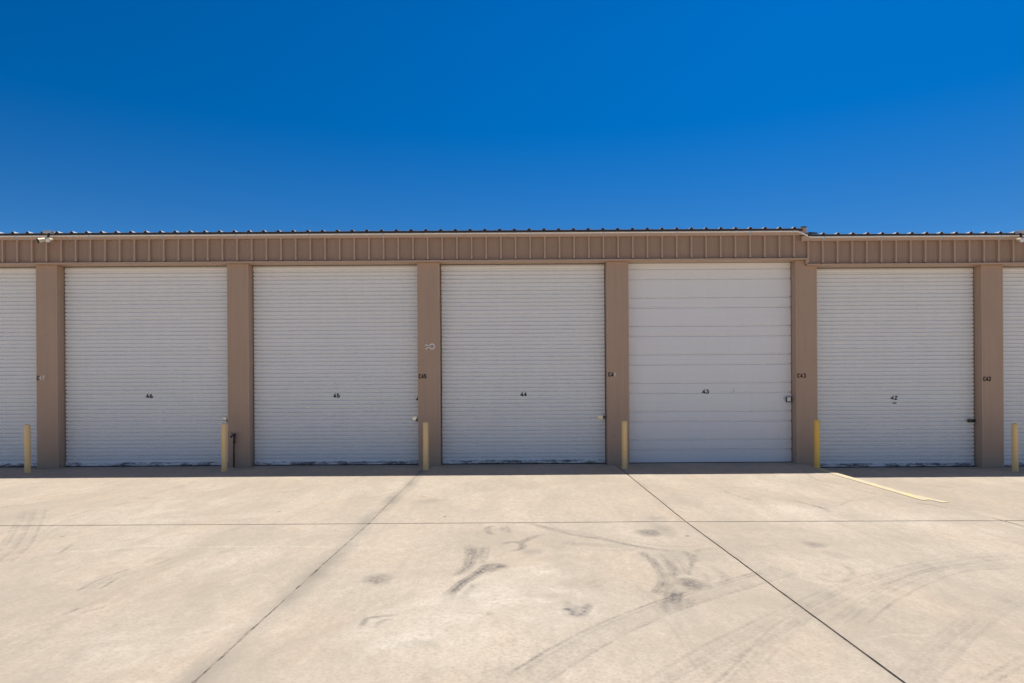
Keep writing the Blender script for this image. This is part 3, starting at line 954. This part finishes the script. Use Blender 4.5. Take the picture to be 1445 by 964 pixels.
raw = bez((-8.2, -3.8), (-5.5, -2.2), (-3.5, 0)) + bez((-3.5, 0), (-1, 3.6), (1.6, 3.4))[1:] + bez((1.6, 3.4), (4.6, 3), (4.5, 0))[1:] + bez((4.5, 0), (4.4, -3.2), (1.4, -3.3))[1:] + bez((1.4, -3.3), (-1.6, -3.2), (-3.8, .4))[1:] + bez((-3.8, .4), (-6, 3.2), (-8.6, 1.2))[1:]
flat_band([(c.x + a * u, c.z + b * u) for a, b in raw], .024, YP - .0045, 'ribbon_decal', WHITEPAINT, pillar_of('C45'))

# ---- latches (sub-parts of the doors) and the padlocks hanging from them (things)
def latch(num, px, py, L, Hh, mat):
    d = doors[num][0]; p = at(px, py, YD)
    m = MB(); y = YD - .014
    m.box(p.x - L / 2, p.x + L / 2, y - .014, y, p.z - Hh / 2, p.z + Hh / 2)
    m.box(p.x - L * .72, p.x + L * .2, y - .024, y - .0145, p.z - .011, p.z + .011)          # sliding bolt
    m.box(p.x - L * .30, p.x - L * .18, y - .032, y - .0245, p.z - Hh * .62, p.z + Hh * .62)  # staple
    m.build('latch', mat, d, bevel=.003)
    return p

def padlock(px, py, bw, bh, label, body_mat, shackle_mat, Y=YD - .055, round_body=False):
    p = at(px, py, Y)
    r = empty('padlock', p)
    tag(r, label, 'padlock', 'padlocks on the door latches')
    m = MB()
    if round_body:
        m.tube([(0, -.016, 0), (0, -.012, 0), (0, .012, 0), (0, .016, 0)], [bw * .44, bw * .5, bw * .5, bw * .44], 20)
    else:
        m.box(-bw / 2, bw / 2, -.014, .014, -bh / 2, bh / 2)
    m.build('lock_body', body_mat, r, bevel=0 if round_body else .005)
    m = MB(); R = bw * .30; t = bh * .42
    arc = [(-R, 0, t - .02)] + [(-R * math.cos(a), 0, t + .018 + R * math.sin(a)) for a in np.linspace(0, math.pi, 10)] + [(R, 0, t - .02)]
    m.tube(arc, .0055, 8)
    m.build('shackle', shackle_mat, r)
    m = MB(); m.tube([(0, -.0165 if round_body else -.0145, -bh * .12), (0, -.019, -bh * .12)], .007, 10)
    m.build('keyhole', ZINC, r)
    return r

latch(46, 317.4, 590.5, .06, .05, ZINC)
padlock(321.0, 594.5, .035, .06, 'black padlock at the right edge of door 46 just above a bollard top', BLACK, GALV, Y=YD - .06)
latch(45, 586.2, 590.4, .09, .075, ZINC)
padlock(588.0, 593.2, .042, .052, 'black padlock on the pale latch of door 45', BLACK, GALV)
m = MB(); p = at(588.6, 564, YD); m.box(p.x - .02, p.x + .02, YD - .03, YD - .012, p.z - .012, p.z + .018); m.box(p.x + .004, p.x + .018, YD - .03, YD - .012, p.z + .018, p.z + .05)
m.build('cable_hook', BLACK, doors[45][0], bevel=.003)
latch(44, 848.4, 588.8, .13, .07, BRASS)
padlock(853.0, 589.4, .07, .06, 'round black padlock beside the brass latch of door 44', BLACK, GALV, round_body=True)
latch(43, 1110.5, 562.8, .13, .028, GALV)
p = at(1113.2, 563.9, YD - .06)
r = empty('padlock', p); tag(r, 'square grey lock box with a blue lower rim on door 43', 'padlock', 'padlocks on the door latches')
m = MB(); m.box(-.055, .055, -.006, .03, -.055, .06); m.build('lock_body', BLACK, r, bevel=.006)
m = MB(); m.box(-.040, .038, -.014, -.0065, -.038, .050); m.build('cover_plate', GREY, r, bevel=.003)
m = MB(); m.box(-.05, .05, -.015, -.0068, -.060, -.036); m.build('lower_rim', BLUE, r, bevel=.003)
latch(42, 1370.5, 593.9, .16, .065, BLACK)
padlock(1368.4, 593.8, .075, .065, 'black padlock on the black latch of door 42', BLACK, GALV)

# ------------------------------------------------------------------ bollards
BG = 'steel bollards in front of the pillars'
def make_bollard(mat):
    r = empty('bollard', (0, 0, 0))
    R, HB = .0565, .955
    m = MB()
    rows = []
    for (rr, z) in ((R, -.15), (R, 0.0), (R, .3), (R, .6), (R, HB - .012), (R - .004, HB - .004), (R - .010, HB)):
        rows.append([(rr * math.cos(2 * math.pi * k / 32), rr * math.sin(2 * math.pi * k / 32), z) for k in range(32)])
    m.quad_strip(rows, closed=True, smooth=True)
    m.build('post', mat, r, recalc=False)
    m = MB(); rows = []
    for (rr, z) in ((R - .010, HB), (R - .02, HB + .010), (.02, HB + .018), (.001, HB + .019)):
        rows.append([(rr * math.cos(2 * math.pi * k / 32), rr * math.sin(2 * math.pi * k / 32), z) for k in range(32)])
    m.quad_strip(rows, closed=True, smooth=True)
    m.build('concrete_cap', mat, r, recalc=False)
    return r
def copy_tree(o, parent=None):
    cpy = o.copy(); col.objects.link(cpy)
    if parent is not None: cpy.parent = parent
    for ch in o.children: copy_tree(ch, cpy)
    return cpy
B = [(38.8, 667.2, 'pale yellow bollard in front of the pillar marked C47 and door 47'),
     (316.4, 665.6, 'pale yellow bollard beside the black standpipe'),
     (600.8, 663.0, 'pale yellow bollard in front of the pillar marked C45'),
     (881.3, 661.2, 'pale yellow bollard in front of the pillar marked C44'),
     (1152.8, 661.2, 'brightest yellow bollard, at the end of the painted yellow line'),
     (1432.4, 665.0, 'dull yellow bollard right of the pillar marked C42')]
proto = make_bollard(YELLOW)
for i, (px, py, lab) in enumerate(B):
    x = px_X(px, 13.70, 630)
    o = proto if i == 0 else (make_bollard(YELLOW_FRESH) if i == 4 else copy_tree(proto))
    z = -0.115 if i == 5 else float(ground_z(min(x, 6.1), 13.7))
    o.location = (x, 13.70, z); o.rotation_euler = (random.uniform(-.004, .004), random.uniform(-.006, .003), random.uniform(0, 3))
    tag(o, lab, 'bollard', BG)

# ------------------------------------------------------------------ standpipe by the second pillar
p = at(330.0, 640, YP - .07)
sp = empty('standpipe', (p.x, YP - .07, float(ground_z(p.x, YP - .07))))
tag(sp, 'black iron standpipe with a tap handle against the pillar left of door 45', 'standpipe')
m = MB(); m.tube([(0, 0, -.05), (0, 0, .34), (.004, 0, .52)], .0155, 12); m.build('pipe', BLACK, sp)
WORN = plain('worn_black_iron', (.05, .05, .05), .5)
for z in (.16, .27, .40):
    m = MB(); m.tube([(0, 0, z), (0, 0, z + .022)], .021, 10); m.build('coupling', WORN, sp)
m = MB(); m.tube([(.004, 0, .50), (.006, 0, .52), (.010, 0, .58), (.016, 0, .66), (.012, 0, .70)], [.018, .026, .022, .028, .022], 12)
m.tube([(.0, 0, .53), (.035, -.01, .53)], .015, 10); m.build('valve_body', BLACK, sp)
m = MB(); m.tube([(.014, 0, .655), (-.02, -.012, .668), (-.05, -.02, .655)], .015, 10); m.tube([(-.042, -.018, .66), (-.052, -.022, .625)], .016, 10); m.build('spout', BLACK, sp)
m = MB(); m.tube([(-.038, -.01, .735), (-.03, -.01, .70), (.005, -.005, .70), (.046, 0, .712)], .010, 8); m.build('handle', BLACK, sp)

# ------------------------------------------------------------------ twin floodlights on the eave
def floodlight(px, mir, label):
    X = px_X(px, 14.14, 331)
    dz = DROP if X > XSTEP else 0
    r = empty('floodlight', (X, 14.17, Z_EAVE - dz))
    tag(r, label, 'floodlight', 'twin floodlights on the eave')
    s = mir
    m = MB(); m.box(-.085, .085, -.05, .10, -.028, .030); m.build('junction_box', GALV, r, bevel=.006)
    m = MB(); m.tube([(.025 * s, -.01, -.03), (.03 * s, -.03, -.075), (.032 * s, -.05, -.12)], .022, 10); m.tube([(.032 * s, -.05, -.12), (-.03 * s, -.06, -.175)], .012, 8); m.tube([(.032 * s, -.05, -.12), (.072 * s, -.07, -.165)], .012, 8); m.build('swivel_arm', BRONZE, r)
    def head(a, b, r0, r1):
        a, b = Vector(a), Vector(b); d = b - a
        m = MB(); m.tube([a, a + d * .12, a + d * .45, a + d * .9, b], [r0 * .7, r0, r0 * 1.05, r1 * .97, r1], 18, caps=False)
        m.face([a + Vector((0, 0, 0))] * 3) if False else None
        m.tube([a, a + d * .02], r0 * .7, 18)
        h = m.build('lamp_head', CREAM, r)
        m = MB(); m.tube([b - d * .10, b - d * .02, b + d * .05], [r1 * .93, r1 * .93, r1 * .5], 18); 
        return h, m
    h, lm = head((-.005 * s, -.04, -.155), (-.095 * s, -.175, -.220), .042, .057); lm.build('lens', BLACK, h)
    h, lm = head((.078 * s, .0, -.155), (.088 * s, -.15, -.200), .036, .052); lm.build('lens', GLASS, h)
    return r
floodlight(66.5, 1, 'twin lamp floodlight on the eave above the pillar marked C47')
floodlight(1442.5, -1, 'twin lamp floodlight on the lower eave at the right edge of the photo')

# ------------------------------------------------------------------ light
SUN_EL, SUN_AZ = math.radians(73.8), math.radians(17.0)
sd = Vector((math.cos(SUN_EL) * math.sin(SUN_AZ), math.cos(SUN_EL) * math.cos(SUN_AZ), math.sin(SUN_EL)))
sun = bpy.data.lights.new('sun', 'SUN'); sun.energy = 4.9; sun.angle = math.radians(.53); sun.color = (1.0, .965, .91)
so = bpy.data.objects.new('sun', sun); col.objects.link(so)
so.rotation_euler = sd.to_track_quat('Z', 'Y').to_euler()
so.location = sd * 60

w = bpy.data.worlds.new('World'); sc.world = w; w.use_nodes = True
nt = w.node_tree; bg = nt.nodes['Background']
sky = nt.nodes.new('ShaderNodeTexSky'); sky.sky_type = 'NISHITA'; sky.sun_disc = False
sky.sun_elevation = SUN_EL; sky.sun_rotation = SUN_AZ
sky.altitude = 1200; sky.air_density = 1.0; sky.dust_density = 0.05; sky.ozone_density = 6.0
SKY_STRENGTH = 0.078
# a clear desert sky: deepest blue in the band the camera faces, away from the zenith sun
L = nt.links.new
tc = nt.nodes.new('ShaderNodeTexCoord'); sx = nt.nodes.new('ShaderNodeSeparateXYZ'); L(tc.outputs['Generated'], sx.inputs[0])
def rng(src, a, b, va, vb, smooth=False):
    o = nt.nodes.new('ShaderNodeMapRange'); o.clamp = True
    if smooth: o.interpolation_type = 'SMOOTHSTEP'
    for k, v in (('From Min', a), ('From Max', b), ('To Min', va), ('To Max', vb)): o.inputs[k].default_value = v
    L(src, o.inputs['Value']); return o.outputs['Result']
def mth(op, a, b):
    o = nt.nodes.new('ShaderNodeMath'); o.operation = op
    for i, v in enumerate((a, b)):
        if isinstance(v, (int, float)): o.inputs[i].default_value = v
        else: L(v, o.inputs[i])
    return o.outputs[0]
front = mth('MULTIPLY', rng(sx.outputs['Y'], .15, .6, 0, 1, True), rng(sx.outputs['Z'], .92, .6, 0, 1, True))
sat = mth('ADD', 1.02, mth('MULTIPLY', front, rng(sx.outputs['Z'], .22, .36, .325, .35)))
val = mth('ADD', 1.0, mth('MULTIPLY', front, mth('ADD', rng(sx.outputs['Z'], .22, .46, .19, .48), mth('MULTIPLY', rng(sx.outputs['X'], .35, -.62, 0.03, -.50), rng(sx.outputs['Z'], .16, .46, .12, 1.0)))))
hs = nt.nodes.new('ShaderNodeHueSaturation'); hs.inputs['Hue'].default_value = .5045
L(sat, hs.inputs['Saturation']); L(val, hs.inputs['Value'])
L(sky.outputs['Color'], hs.inputs['Color'])
L(hs.outputs['Color'], bg.inputs['Color'])
bg.inputs['Strength'].default_value = SKY_STRENGTH

# ------------------------------------------------------------------ render settings
sc.render.engine = 'CYCLES'
sc.view_settings.view_transform = 'Standard'
sc.view_settings.look = 'None'
sc.view_settings.exposure = 0.08
sc.view_settings.gamma = 1.0
sc.view_settings.use_curve_mapping = False
sc.cycles.max_bounces = 8
sc.cycles.diffuse_bounces = 5
sc.cycles.use_denoising = True
sc.cycles.sample_clamp_indirect = 6
